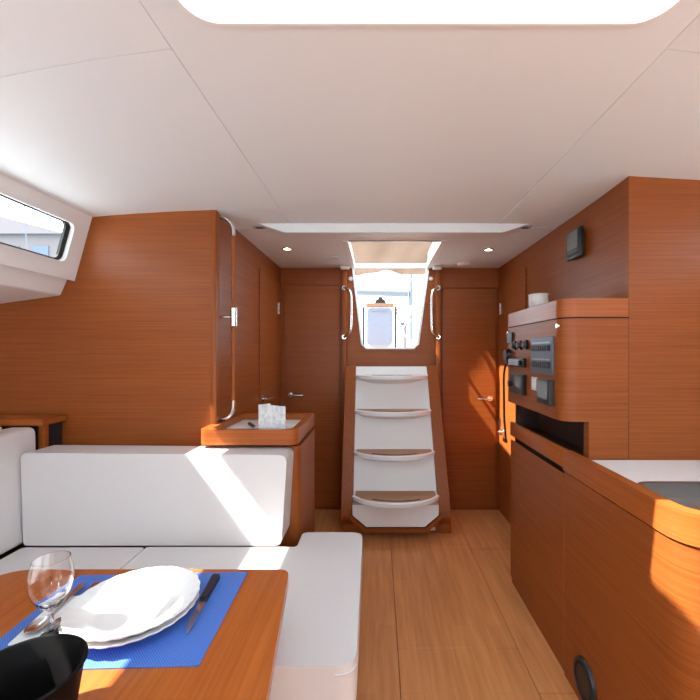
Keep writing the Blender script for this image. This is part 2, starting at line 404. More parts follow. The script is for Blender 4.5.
# ---- walls
struct(one_box('wall_left_hull', WALLW, None, -1.95, -1.91, -1.5, 1.95, 0.0, 1.53))
struct(one_box('wall_right_hull', WALLW, None, 1.87, 1.91, -1.5, 1.567, 0.0, 1.60))
struct(one_box('wall_front', WALLW, None, -1.95, 1.91, -1.55, -1.5, 0.0, 2.2))
bm = bmn(); prism(bm, [(-1.95, 0), (-0.79, 0), (-0.79, 1.999), (-1.47, 1.999), (-1.57, 1.63), (-1.95, 1.59)], 1.95, 1.98, XZ)
struct(obj('wall_left_bulkhead', bm, WX), 'wide teak bulkhead behind the settee')
struct(one_box('trim_2', WZ, None, -0.815, -0.786, 1.944, 1.985, 0.0, 1.972, bev=0.004, smooth=40), 'solid teak corner post at the bulkhead edge')
struct(one_box('wall_left', WY, None, -0.83, -0.79, 1.985, 3.25, 0.0, 1.999), 'teak side wall of the passage on the left')
bm = bmn(); prism(bm, [(-0.83, 0), (1.02, 0), (1.02, 1.999), (0.410, 1.999), (0.398, 1.93), (0.318, 1.345), (0.290, 1.318), (-0.095, 1.318), (-0.123, 1.345), (-0.193, 1.93), (-0.205, 1.999), (-0.83, 1.999)], 3.25, 3.29, XZ)
wall_back = struct(obj('wall_back', bm, WX), 'teak aft bulkhead with the companionway opening')
struct(one_box('wall_right', WY, None, 0.983, 1.02, 1.5985, 3.25, 0.0, 1.999), 'teak side wall above the chart table')
bm = bmn(); prism(bm, [(0.983, 0), (1.95, 0), (1.95, 1.60), (1.70, 1.62), (1.60, 1.999), (0.983, 1.999)], 1.567, 1.598, XZ)
struct(obj('wall_right_bulkhead', bm, WX), 'teak bulkhead beside the galley')
struct(one_box('trim_3', WDARK, None, 0.9775, 0.9828, 1.5665, 1.600, 0.862, 1.488), 'dark vertical joint strip on the galley bulkhead')
# companionway posts, sill frame
struct(one_box('trim_4', WZ, None, -0.288, -0.252, 3.19, 3.25, 0.0, CZ-0.003, bev=0.004, smooth=40), 'teak post left of the companionway')
struct(one_box('trim_5', WZ, None, 0.462, 0.498, 3.19, 3.25, 0.0, CZ-0.003, bev=0.004, smooth=40), 'teak post right of the companionway')
inn = [(0.392, 1.962), (0.398, 1.93), (0.318, 1.345), (0.290, 1.318), (-0.095, 1.318), (-0.123, 1.345), (-0.193, 1.93), (-0.197, 1.962)]
def off_path(p, d):
    out = []
    for i in range(len(p)):
        a = Vector(p[max(i-1, 0)]); b = Vector(p[min(i+1, len(p)-1)]); t = (b-a).normalized(); out.append((p[i][0]-t.y*d, p[i][1]+t.x*d))
    return out
oin = off_path(inn, 0.014)
bm = bmn(); prism(bm, inn + oin[::-1], 3.235, 3.295, XZ); struct(obj('trim_6', bm, GEL), 'thin white frame round the companionway opening')
# headers over the aft doors
struct(one_box('trim_7', WX, None, -0.788, -0.292, 3.238, 3.25, 1.825, CZ-0.003, bev=0.002), 'teak header board over the left aft door')
struct(one_box('trim_8', WX, None, 0.502, 0.981, 3.238, 3.25, 1.800, CZ-0.003, bev=0.002), 'teak header board over the right aft door')

# ---- doors
def lever(parent, base, along, out):
    """lever handle: rosette + spindle + lever; out = outward normal, along = lever direction"""
    b_ = Vector(base); o_ = Vector(out); a_ = Vector(along)
    bm = bmn(); tube(bm, [b_, b_+o_*0.008], 0.022, 20, False); tube(bm, [b_+o_*0.006, b_+o_*0.04], 0.009, 12, False)
    tube(bm, [b_+o_*0.04-a_*0.006, b_+o_*0.043+a_*0.03, b_+o_*0.042+a_*0.07, b_+o_*0.036+a_*0.105], 0.0085, 12)
    return obj('door_handle', bm, STEEL, parent, 40, 'chrome lever handle')
d1 = struct(one_box('door_1', WX, None, -0.755, -0.312, 3.236, 3.25, 0.03, 1.815, bev=0.003), 'teak cabin door aft left of the companion ladder')
lever(d1, (-0.705, 3.236, 0.935), (1, 0, 0), (0, -1, 0))
d2 = struct(one_box('door_2', WX, None, 0.520, 0.955, 3.236, 3.25, 0.03, 1.79, bev=0.003), 'teak cabin door aft right of the companion ladder')
lever(d2, (0.905, 3.236, 0.905), (-1, 0, 0), (0, -1, 0))
d3 = struct(one_box('door_3', WY, None, -0.79, -0.778, 2.655, 3.13, 0.03, 1.837, bev=0.003), 'teak door in the left passage wall')
lever(d3, (-0.778, 2.69, 0.965), (0, 1, 0), (1, 0, 0))
d4 = struct(one_box('door_4', WY, None, 0.971, 0.983, 2.645, 3.19, 0.03, 1.842, bev=0.003), 'teak door in the right passage wall')
lever(d4, (0.971, 3.10, 0.66), (0, -1, 0), (-1, 0, 0))
for dd, x, y in ((d3, -0.777, 3.12), (d4, 0.970, 3.16)):
    for z in (1.62, 0.72):
        bm = bmn(); tube(bm, [(x, y+0.012, z-0.045), (x, y+0.012, z+0.045)], 0.008, 12, False); box(bm, x-0.003, x+0.003, y-0.012, y+0.012, z-0.045, z+0.045)
        obj('hinge', bm, STEEL, dd, 40, 'small steel hinge')

# ================================================================== COMPANION LADDER
LC = 0.120
lad = thing('companion_ladder', 'white moulded companion ladder with teak cheeks and four curved steps', 'ladder', (LC, 3.0, 0))
# cheeks: side profile in (y,z); the ladder narrows towards the top
def lc(z): return 0.127 - 0.024*min(1, max(0, z/1.19))
def hin(z): return 0.303 - 0.030*min(1, max(0, z/1.19))
def hout(z): return 0.385 - 0.034*min(1, max(0, z/1.19))
cheek = [(3.188, 0.03), (2.86, 0.03), (2.765, 0.13), (2.80, 0.27), (3.075, 1.175), (3.188, 1.175)]
for s in (-1, 1):
    bm = bmn(); prism(bm, fillet(cheek, [0, 0.01, 0.03, 0.05, 0.01, 0], 4), 0, 1, lambda u, v, w: (lc(v)+s*(hin(v)+w*(hout(v)-hin(v))), u, v)); bevel_all(bm, 0.006, 2, 50)
    obj('cheek', bm, WZ, lad, 40, 'slanted teak side cheek')
# white moulded body behind the steps
bodyp = [(3.188, 0.10), (2.80, 0.10), (2.84, 0.30), (3.092, 1.166), (3.188, 1.166)]
bm = bmn(); prism(bm, bodyp, -1, 1, lambda u, v, w: (lc(v)+w*(hin(v)-0.0008), u, v)); obj('moulding', bm, GEL, lad, None, 'white gelcoat ladder moulding')
# steps
def step(yl, z, hw, bulge, tread_back, drop):
    n = 14; front = []; LC = lc(z); hw = hin(z)-0.003
    for i in range(n+1):
        u = -1 + 2*i/n; front.append((LC + u*hw, yl + 0.035*abs(u)**6 - bulge*(1-u*u)))
    back = [(LC+hw, tread_back), (LC-hw, tread_back)]
    bm = bmn(); prism(bm, front + back, z-0.022, z, XY); bevel_all(bm, 0.007, 3, 40)
    st = obj('step', bm, GEL, lad, 45, 'white step with curved lip')
    # lip rim raised round the tread front
    bm = bmn(); tube(bm, [(x, y+0.010, z+0.001) for x, y in front], 0.0075, 10, False); obj('lip', bm, GEL, st, 50)
    tr = [(LC + (x-LC)*0.95, y + 0.024) for x, y in front]
    bm = bmn(); prism(bm, tr + [(tr[-1][0], tread_back-0.012), (tr[0][0], tread_back-0.012)], z+0.0005, z+0.006, XY); obj('tread', bm, WTREAD, st, None, 'brown wooden tread')
    fr2 = [p for p in tr if abs(p[0]-LC) < hw*0.55]
    bm = bmn(); tube(bm, [(x, y+0.018, z+0.006) for x, y in fr2], 0.0045, 6, False); obj('grip_strip', bm, BLACK, st, None, 'dark anti-slip strip')
    # concave skirt below the lip
    bm = bmn(); rows = []
    for k, (dz, ins) in enumerate(((0.020, 0.006), (0.032, 0.040), (0.045, 0.075), (drop, 0.11))):
        rows.append([bm.verts.new((x, min(y + ins + (0.0 if k == 0 else 0.02*abs((x-LC)/hw)), tread_back-0.002), z-dz)) for x, y in front])
    for r0, r1 in zip(rows, rows[1:]):
        for i in range(n): bm.faces.new((r0[i], r0[i+1], r1[i+1], r1[i]))
    rb = [bm.verts.new((x, tread_back-0.001, z-0.02)) for x, y in front]; rc = [bm.verts.new((x, tread_back-0.001, z-drop)) for x, y in front]
    for i in range(n): bm.faces.new((rb[i], rb[i+1], rc[i+1], rc[i])); bm.faces.new((rows[0][i], rows[0][i+1], rb[i+1], rb[i])); bm.faces.new((rows[-1][i], rows[-1][i+1], rc[i+1], rc[i]))
    for e in (0, n):
        lp = [r[e] for r in rows] + [rc[e], rb[e]]; bm.faces.new(lp)
    obj('riser', bm, GEL, st, 60)
step(2.700, 0.290, 0.298, 0.105, 2.885, 0.065)
step(2.812, 0.566, 0.290, 0.105, 2.965, 0.06)
step(2.915, 0.848, 0.280, 0.10, 3.045, 0.06)
step(3.010, 1.100, 0.270, 0.095, 3.120, 0.06)
# kick panel with chamfered lower corners and the dark base
bm = bmn(); prism(bm, [(LC-0.295, 0.235), (LC+0.295, 0.235), (LC+0.295, 0.165), (LC+0.20, 0.085), (LC-0.20, 0.085), (LC-0.295, 0.165)], 2.735, 2.80, XZ); bevel_all(bm, 0.006, 2); obj('kick_panel', bm, GEL, lad, 40)
bm = bmn(); prism(bm, [(LC-0.31, 0.165), (LC-0.205, 0.075), (LC+0.205, 0.075), (LC+0.31, 0.165), (LC+0.31, 0.135), (LC+0.215, 0.045), (LC-0.215, 0.045), (LC-0.31, 0.135)], 2.73, 2.80, XZ); obj('toe_rail', bm, WX, lad, None, 'teak edge under the kick panel')
bm = box(bmn(), LC-0.372, LC+0.395, 2.83, 3.188, 0.0, 0.16); obj('base', bm, WX, lad)
bm = box(bmn(), LC+0.165, LC+0.285, 2.820, 2.8295, 0.022, 0.042, bev=0.003); obj('vent_plate', bm, OFFW, lad)

# grab handles on the companionway posts
def grab(x, s, side):
    t = thing('grab_bar', 'curved steel grab handle on the teak post %s of the companionway' % side, 'handle', (x, 3.19, 1.40), 'companionway grab handles')
    y = 3.19
    bm = bmn(); tube(bm, [(x, y, 1.40), (x+s*0.015, y-0.035, 1.408), (x+s*0.05, y-0.06, 1.44), (x+s*0.058, y-0.065, 1.52), (x+s*0.058, y-0.065, 1.68), (x+s*0.05, y-0.06, 1.755), (x+s*0.015, y-0.035, 1.785), (x, y, 1.792)], 0.011, 12)
    obj('bar', bm, STEEL, t, 50)
    for z in (1.40, 1.792):
        bm = bmn(); disc(bm, (x, y, z), 'y', 0.018, -0.005, 20); obj('flange', bm, STEEL, t, 40)
grab(-0.270, 1, 'left'); grab(0.480, -1, 'right')

# ================================================================== COMPANIONWAY SLIDE + OUTSIDE
sl = bpy.data.objects.new('window_5', None); C.objects.link(sl); sl.location = (0.1, 2.9, 2.0); struct(sl, 'companionway slide opening with white side rails')
one_box('side_rail', GEL, sl, KX0-0.03, KX0, KY0, 3.30, CZ+0.036, 2.10); one_box('side_rail', GEL, sl, KX1, KX1+0.03, KY0, 3.30, CZ+0.036, 2.10)
one_box('front_coaming', GEL, sl, KX0-0.03, KX1+0.03, KY0-0.03, KY0, CZ+0.036, 2.11)
one_box('lining', GEL, sl, KX0-0.012, KX0+0.022, KY0-0.006, 3.235, CZ-0.008, CZ+0.034, bev=0.003); one_box('lining', GEL, sl, KX1-0.022, KX1+0.012, KY0-0.006, 3.235, CZ-0.008, CZ+0.034, bev=0.003)
one_box('lining', SILV, sl, KX0+0.024, KX1-0.024, KY0-0.010, KY0+0.012, CZ-0.008, CZ+0.034, bev=0.003)
# canvas sprayhood over the cockpit end
def hood():
    bm = bmn(); nx, ny = 40, 24; g_ = []
    for j in range(ny+1):
        v = j/ny; row = []
        for i in range(nx+1):
            u = i/nx; x = -0.75 + 1.70*u; c = (x-0.1)/0.85
            front = 3.046 + 0.087*(x+0.328) - 0.42*max(0.0, min(1.0, (-0.33-x)/0.03))
            y = front + (5.0-front)*v
            z = 2.36 - 0.085*v - 0.10*c*c + 0.014*math.sin(11*x+2.3*v*3) * (0.4+v) + 0.010*math.sin(23*x+5*v)
            row.append(bm.verts.new((x, y, z)))
        g_.append(row)
    for j in range(ny):
        for i in range(nx): bm.faces.new((g_[j][i], g_[j][i+1], g_[j+1][i+1], g_[j+1][i]))
    bmesh.ops.solidify(bm, geom=bm.faces[:], thickness=0.006)
    return bm
hd = thing('sprayhood', 'wrinkled beige canvas hood stretched above the companionway opening', 'canopy', (0.1, 4.0, 1.0))
obj('canvas', hood(), CANVAS, hd, 60)
for y in (5.02,):
    bm = bmn(); tube(bm, [(-0.80, y, 1.42), (-0.80, y, 2.0), (-0.74, y, 2.12), (-0.4, y, 2.18), (0.1, y, 2.20), (0.6, y, 2.18), (0.94, y, 2.12), (1.0, y, 2.0), (1.0, y, 1.42)], 0.011, 10); obj('hoop', bm, STEEL, hd, 50)
# cockpit
ck = bpy.data.objects.new('cockpit', None); C.objects.link(ck); ck.location = (0.1, 5.0, 0.9); struct(ck, 'bright white cockpit with side benches seen through the companionway')
one_box('cockpit_floor', WTREAD, ck, -0.75, 0.95, 3.31, 7.6, 0.86, 0.90)
for s, x0, x1 in ((-1, -1.5, -0.75), (1, 0.95, 1.7)):
    one_box('bench', DECK, ck, x0, x1, 3.31, 7.6, 0.6, 1.30, bev=0.03, smooth=40)
    one_box('coaming', DECK, ck, *( (x0, x0+0.3) if s < 0 else (x1-0.3, x1) ), 3.31, 7.6, 1.31, 1.42, bev=0.03, smooth=40)
one_box('bridge_deck', DECK, ck, -0.75, 0.95, 3.305, 3.7, 0.90, 1.30, bev=0.01)
one_box('transom_bench', DECK, ck, -0.75, 0.95, 7.6, 8.2, 0.6, 1.45, bev=0.03)
ct = thing('cockpit_table', 'pale blue rounded cockpit table leaf with dark straps and wooden top strip', 'table', (0.015, 4.5, 0.9))
bm = bmn(); prism(bm, rrect(-0.125, 0.165, 1.352, 1.775, [0.05, 0.05, 0.045, 0.045], 6), 4.46, 4.52, XZ); bevel_all(bm, 0.012, 3, 50); obj('leaf', bm, BLUEW, ct, 40)
bm = bmn(); tube(bm, [(-0.07, 4.455, 1.735), (-0.05, 4.448, 1.725), (0.09, 4.448, 1.725), (0.11, 4.455, 1.735)], 0.008, 8); obj('pull', bm, BLUEW, ct, 40)
one_box('top_strip', WTREAD, ct, -0.135, 0.175, 4.44, 4.54, 1.785, 1.825, bev=0.004)
bm = bmn(); prism(bm, [(-0.035, 1.826), (0.09, 1.826), (0.075, 1.865), (0.055, 1.868), (0.05, 1.895), (0.005, 1.895), (0.0, 1.868), (-0.02, 1.865)], 4.45, 4.52, XZ); obj('latch', bm, BLACK, ct, None, 'black latch')
for x in (-0.160, 0.198):
    one_box('strap', DARKGREY, ct, x-0.012, x+0.012, 4.47, 4.50, 0.90, 1.785)
one_box('pedestal', DECK, ct, -0.09, 0.13, 4.53, 4.62, 0.90, 1.78, bev=0.01)
hm = thing('steering_pedestal', 'slim steering pedestal with small dark instruments behind the cockpit table', 'pedestal', (0.42, 6.3, 0.9))
bm = bmn(); tube(bm, [(0.42, 6.3, 0.90), (0.42, 6.3, 1.70)], 0.035, 14, False); obj('post', bm, ALU, hm, 40)
one_box('instrument', DARKGREY, hm, 0.35, 0.46, 6.24, 6.28, 1.70, 1.74, bev=0.006)
bm = bmn(); pts = [(0.55+0.16*math.cos(a*math.pi/12), 6.2, 1.62+0.16*math.sin(a*math.pi/12)) for a in range(24)]; tube(bm, pts, 0.008, 8, False, closed=True); obj('wheel', bm, STEEL, hm, 40)
pr = thing('pushpit_rail', 'brown slatted rail across the stern behind the cockpit', 'rail', (0.5, 8.0, 1.45))
for k in range(3): one_box('slat', WTREAD, pr, 0.30, 0.93, 7.98, 8.02, 2.04+0.065*k, 2.085+0.065*k)
for x in (0.36, 0.88): bm = bmn(); tube(bm, [(x, 8.034, 1.45), (x, 8.034, 2.25)], 0.014, 8, False); obj('post', bm, STEEL, pr, 40)
# decks around the coachroof, harbour
struct(one_box('deck_left', DECK, None, -2.9, -1.97, -3.0, 8.2, 1.48, 1.56))
struct(one_box('deck_right', DECK, None, 2.0, 2.9, -3.0, 8.2, 1.48, 1.56))
wt = one_box('harbour_water', WATER, None, -300, 300, -300, 300, -1.4, -1.0); wt['kind'] = 'stuff'; tag(wt, 'harbour water outside the boat', 'water')
def yacht(name, label, cx, cy, rot, L, hull_mat, mast_h, bx=1.0):
    t = thing(name, label, 'yacht', (cx, cy, -1.0)); t.rotation_euler = (0, 0, 0)
    R = Matrix.Rotation(rot, 4, 'Z')
    def fin(nm, bm, m, sm=40):
        bmesh.ops.rotate(bm, verts=bm.verts, cent=(0, 0, 0), matrix=R); bmesh.ops.translate(bm, verts=bm.verts, vec=(cx, cy, 0)); return obj(nm, bm, m, t, sm)
    outl = fillet([(-L/2, -1.3), (L*0.15, -1.5), (L/2, 0), (L*0.15, 1.5), (-L/2, 1.3)], [0.2, 2, 0.1, 2, 0.2], 6)
    bm = bmn(); prism(bm, outl, -1.0, 0.55, XY); fin('hull', bm, hull_mat)
    bm = bmn(); prism(bm, fillet([(-L*0.15, -0.9), (L*0.25, -0.6), (L*0.25, 0.6), (-L*0.15, 0.9)], 0.3, 5), 0.55, 1.0, XY); bevel_all(bm, 0.08, 3, 40); fin('cabin_top', bm, DECK)
    bm = bmn(); tube(bm, [(L*0.08, 0, 0.9), (L*0.08, 0, mast_h)], 0.075, 12, False); fin('mast', bm, ALU)
    bm = bmn(); tube(bm, [(L*0.07, 0, 3.42), (-L*0.30, 0, 3.5)], [0.14, 0.11], 12, False); fin('boom_cover', bm, SAILCOVER)
    for s in (-1, 1):
        bm = bmn(); tube(bm, [(L*0.05, s*1.4, 0.5), (L*0.08, 0, mast_h*0.9)], 0.008, 6, False); fin('shroud', bm, ALU)
        for k in range(5):
            bm = bmn(); x = -L*0.42 + k*L*0.16; tube(bm, [(x, s*1.3, 0.5), (x, s*1.3, 1.12)], 0.012, 6, False); fin('stanchion', bm, STEEL)
        bm = bmn(); tube(bm, [(-L*0.42, s*1.3, 1.12), (L*0.22, s*1.3, 1.12)], 0.005, 6, False); fin('lifeline', bm, STEEL)
    return t
yacht('sailing_yacht', 'moored white yacht with grey boom cover and mast seen over the stern', 0.35, 14.5, math.radians(4), 10.5, DECK, 15)
yacht('sailing_yacht', 'moored yacht with a tall mast seen through the narrow side window', -7.0, 6.2, math.radians(78), 11, HULLP, 15)

bq = thing('quay_building', 'pale harbour building far off through the narrow side window', 'building', (-41, 44, -1.0))
BWALL = plain('building_plaster', (0.215, 0.165, 0.160), rough=0.9); BROOF = plain('building_roof', (0.190, 0.150, 0.150), rough=0.9); BGLASS = plain('building_glass', (0.13, 0.155, 0.19), rough=0.5)
one_box('wall', BWALL, bq, -50, -31.5, 40, 50, -1.0, 13.0)
bm = bmn(); prism(bm, [(-50.6, 13.0), (-30.9, 13.0), (-40.7, 15.6)], 39.5, 50.5, XZ); obj('roof', bm, BROOF, bq)
for k in range(6):
    for j in range(4):
        one_box('window', BGLASS, bq, -49.0+2.9*k, -47.4+2.9*k, 39.9, 40.0, 0.8+3.1*j, 2.6+3.1*j)

# ================================================================== LEFT: CHART CABINET WITH TRAY
cab = thing('tray_cabinet', 'teak side cabinet with fiddled tray top behind the settee', 'cabinet', (-0.55, 2.0, 0))
CX1 = -0.365
bm = bmn(); prism(bm, fillet([(-0.785, 1.865), (CX1, 1.865), (CX1, 2.30), (-0.785, 2.30)], [0, 0.045, 0, 0], 6), 0.0, 0.840, XY); obj('body', bm, WZ, cab, 35)
bm = bmn(); prism(bm, [(-0.78, 1.90), (CX1-0.03, 1.90), (CX1-0.03, 2.27), (-0.78, 2.27)], 0.840, 0.860, XY); obj('shadow_gap', bm, WDARK, cab)
out = fillet([(-0.81, 1.80), (CX1, 1.80), (CX1, 2.30), (-0.782, 2.30), (-0.782, 1.942), (-0.81, 1.942)], [0.045, 0.045, 0.008, 0, 0, 0], 7)
bm = bmn(); prism(bm, out, 0.861, 0.873, XY); obj('tray_floor', bm, WRIMX, cab, 40)
ins = fillet([(-0.765, 1.832), (CX1-0.030, 1.832), (CX1-0.030, 2.275), (-0.765, 2.275)], [0.03, 0.03, 0.008, 0.008], 6)
bm = bmn(); prism(bm, out, 0.873, 0.930, XY, [ins]); obj('tray_rim', bm, WRIMX, cab, 40)
bm = bmn(); prism(bm, ins, 0.8735, 0.896, XY); obj('tray_mat', bm, OFFW, cab, None, 'pale tray lining')
# grab rail on the left wall
t = thing('grab_rail', 'tall steel grab rail on the left wall above the tray cabinet', 'rail', (-0.79, 2.0, 0.95))
bm = bmn(); tube(bm, [(-0.789, 2.0, 0.945), (-0.755, 2.0, 0.952), (-0.728, 2.0, 0.985), (-0.722, 2.0, 1.04)], 0.0105, 14); obj('bend', bm, STEEL, t, 50, 'chrome lower bend')
bm = bmn(); tube(bm, [(-0.722, 2.0, 1.86), (-0.728, 2.0, 1.91), (-0.755, 2.0, 1.945), (-0.789, 2.0, 1.952)], 0.0105, 14); obj('bend', bm, STEEL, t, 50, 'chrome upper bend')
bm = bmn(); tube(bm, [(-0.722, 2.0, 1.04), (-0.722, 2.0, 1.86)], 0.0108, 14, False); obj('grip', bm, WZ, t, 50, 'slim brown straight length between the chrome bends')  # straight length takes the brown wood material, the bends stay steel
bm = bmn(); tube(bm, [(-0.789, 2.0, 1.455), (-0.722, 2.0, 1.455)], 0.007, 10, False); obj('bracket', bm, STEEL, t, 40)
bm = bmn(); tube(bm, [(-0.722, 2.0, 1.41), (-0.722, 2.0, 1.50)], 0.0165, 14, False); obj('clamp', bm, STEEL, t, 40)
# things in the tray
t = thing('leaflet', 'folded printed leaflet standing upright in the wooden tray', 'leaflet', (-0.50, 1.88, 0.897))
for p, q in (((-0.560, 1.875), (-0.515, 1.915)), ((-0.515, 1.915), (-0.432, 1.868))):
    bm = bmn(); d = Vector((q[0]-p[0], q[1]-p[1])).normalized(); nn = Vector((-d.y, d.x))*0.0008
    prism(bm, [(p[0]-nn.x, p[1]-nn.y), (q[0]-nn.x, q[1]-nn.y), (q[0]+nn.x, q[1]+nn.y), (p[0]+nn.x, p[1]+nn.y)], 0.897, 1.034 if p[0] < -0.54 else 1.026, XY); obj('page', bm, LEAFLET, t)
def sheet(name, label, cat, cx, cy, w, h, ang, z, m, th=0.0012):
    c, s = math.cos(ang), math.sin(ang); bm = bmn()
    prism(bm, [(cx+x*c-y*s, cy+x*s+y*c) for x, y in ((-w/2, -h/2), (w/2, -h/2), (w/2, h/2), (-w/2, h/2))], z, z+th, XY)
    return tag(obj(name, bm, m), label, cat)
sheet('paper_sheet', 'white paper lying flat in the tray under the black pen', 'paper', -0.675, 2.05, 0.15, 0.12, 0.3, 0.8965, PAPER)
sheet('paper_sheet', 'white paper lying flat in the tray behind the leaflet', 'paper', -0.50, 2.10, 0.16, 0.085, -0.15, 0.8965, PAPER)
t = thing('pen', 'black pen lying on paper in the wooden tray', 'pen', (-0.63, 2.04, 0.898))
bm = bmn(); tube(bm, [(-0.672, 2.09, 0.9065), (-0.622, 2.005, 0.9065)], 0.0085, 10, False); obj('barrel', bm, BLACK, t, 40)
bm = bmn(); tube(bm, [(-0.622, 2.005, 0.9065), (-0.615, 1.993, 0.905)], [0.0055, 0.0015], 10, False); obj('tip', bm, STEEL, t, 40)

# shelf behind the left settee
t = thing('hull_shelf', 'teak shelf with dark open end behind the left back cushion', 'shelf', (-1.7, 1.7, 0.45))
one_box('top', WRIMX, t, -1.905, -1.512, 1.800, 1.944, 0.947, 0.977, bev=0.003)
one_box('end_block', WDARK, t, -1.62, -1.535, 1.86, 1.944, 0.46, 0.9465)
one_box('end_post', WRIM, t, -1.56, -1.53, 1.838, 1.858, 0.46, 0.9465)
one_box('hull_ledge', WY, t, -1.905, -1.685, -1.2, 1.795, 0.90, 0.930, bev=0.003)
one_box('back_board', WY, t, -1.905, -1.885, -1.2, 1.795, 0.45, 0.8995)
t = thing('cleaning_cloth', 'folded grey cloth on the hull ledge at the far left edge', 'cloth', (-1.75, 1.70, 0.931))
for k in range(3): one_box('fold', PAPER, t, -1.86+0.004*k, -1.645-0.004*k, 1.62+0.006*k, 1.76-0.004*k, 0.9305+0.011*k, 0.9412+0.011*k, bev=0.004, smooth=50)

# ================================================================== SETTEE
sb = thing('settee_base', 'teak base of the corner settee under the white cushions', 'settee base', (-0.8, 1.3, 0))
one_box('front_board', WX, sb, -1.51, -0.10, 1.10, 1.86, 0.0, 0.326, bev=0.004)
one_box('side_board', WY, sb, -1.88, -1.08, -0.6, 1.095, 0.0, 0.326, bev=0.004)
def cushion(name, label, outline, z0, z1, bev, f=XY, grp=None, piping=True):
    t = thing(name, label, 'cushion', (sum(p[0] for p in outline)/len(outline), 1.3, z0), grp)
    bm = bmn(); prism(bm, outline, z0, z1, f); bevel_all(bm, bev, 4, 35)
    obj('cover', bm, LEATHER, t, 50)
    return t
seat_poly = fillet([(-0.982, 1.055), (-0.058, 1.055), (-0.070, 1.838), (-0.345, 1.838), (-0.345, 1.700), (-0.982, 1.700)], [0.02, 0.055, 0.055, 0.03, 0.02, 0.01], 6)
c2 = cushion('seat_cushion', 'white leather seat cushion with rounded wing at the aisle end', seat_poly, 0.328, 0.452, 0.022)
bm = bmn(); tube(bm, [(x, y, 0.428) for x, y in fillet([(-0.960, 1.0535), (-0.0575, 1.0535), (-0.0685, 1.8395)], [0, 0.055, 0], 8)[1:-1]], 0.0028, 6, False); obj('piping', bm, PIPE, c2, 50)
cushion('seat_cushion', 'white leather seat cushion in the corner left of the joint', fillet([(-1.510, 1.055), (-0.988, 1.055), (-0.988, 1.700), (-1.510, 1.700)], 0.02, 4), 0.328, 0.450, 0.016)
cushion('seat_cushion', 'white leather seat cushion along the hull hidden by the table', fillet([(-1.510, -0.6), (-1.08, -0.6), (-1.08, 1.048), (-1.510, 1.048)], 0.02, 4), 0.328, 0.450, 0.016)
# aft back cushion: outline in x,z extruded along y
bc = thing('back_cushion', 'long white leather back cushion against the teak bulkhead, crossed by a sunbeam', 'cushion', (-0.9, 1.76, 0.454))
bm = bmn(); prism(bm, fillet([(-1.512, 0.455), (-0.412, 0.455), (-0.388, 0.841), (-1.525, 0.850)], [0.015, 0.03, 0.035, 0.03], 5), 1.705, 1.855, XZ); bevel_all(bm, 0.026, 4, 35); obj('cover', bm, LEATHER, bc, 50)
bm = bmn(); tube(bm, [(-1.49, 1.7115, 0.818), (-0.43, 1.7115, 0.809)], 0.0022, 6, False); obj('seam', bm, PIPE, bc, 50)
lc = thing('back_cushion', 'white leather back cushion along the hull at the left edge', 'cushion', (-1.56, 0.6, 0.454))
bm = bmn(); prism(bm, fillet([(-1.68, 0.455), (-1.522, 0.455), (-1.535, 0.943), (-1.66, 0.943)], [0.01, 0.02, 0.03, 0.03], 5), -0.6, 1.79, XZ); bevel_all(bm, 0.022, 4, 35); obj('cover', bm, LEATHER, lc, 50)

# ================================================================== TABLE
tb = thing('saloon_table', 'glossy teak saloon table with rounded corners', 'table', (-0.6, 0.7, 0))
tpoly = fillet([(-0.13, 0.13), (-0.263, 1.188), (-1.113, 1.188), (-1.15, 0.13)], [0.03, 0.038, 0.108, 0.06], 8)
bm = bmn(); prism(bm, tpoly, 0.605, 0.635, XY); bevel_all(bm, 0.004, 2, 40); obj('tabletop', bm, WTAB, tb, 35)
one_box('pedestal', WZ, tb, -0.77, -0.54, 0.48, 0.80, 0.0, 0.6045, bev=0.01)
TZ = 0.6355
def rotp(cx, cy, a, pts): return [(cx+x*math.cos(a)-y*math.sin(a), cy+x*math.sin(a)+y*math.cos(a)) for x, y in pts]
bm = bmn(); mc = (-0.613, 0.986); prism(bm, rotp(*mc, math.radians(2.2), rrect(-0.239, 0.239, -0.175, 0.175, 0.004, 2)), TZ, TZ+0.002, XY)
tag(obj('placemat', bm, MATBLUE), 'bright blue woven rectangular placemat on the teak table', 'placemat')
MZ = TZ + 0.0022
def plate(name, label, cx, cy, z, R):
    scal = lambda a, k: 1 + (0.022*abs(math.cos(13*a)) if k in PR else 0)
    prof = [(0, z+0.004), (R*0.5, z+0.004), (R*0.62, z+0.006), (R*0.72, z+0.018), (R*0.86, z+0.026), (R, z+0.032), (R*1.005, z+0.030), (R*0.99, z+0.027), (R*0.86, z+0.020), (R*0.70, z+0.007), (R*0.60, z), (0, z)]
    PR = {4: 1, 5: 1, 6: 1, 7: 1}
    return tag(obj(name, lathe(bmn(), prof, cx, cy, 112, scal), CERAM, None, 60), label, 'plate', 'stacked dinner plates')
PXC, PYC = -0.590, 0.970
plate('dinner_plate', 'lower white porcelain plate with scalloped rim resting on the blue placemat', PXC, PYC, MZ, 0.141)
plate('dinner_plate', 'upper white porcelain plate stacked on another on the blue placemat', PXC+0.001, PYC+0.002, MZ+0.0135, 0.141)
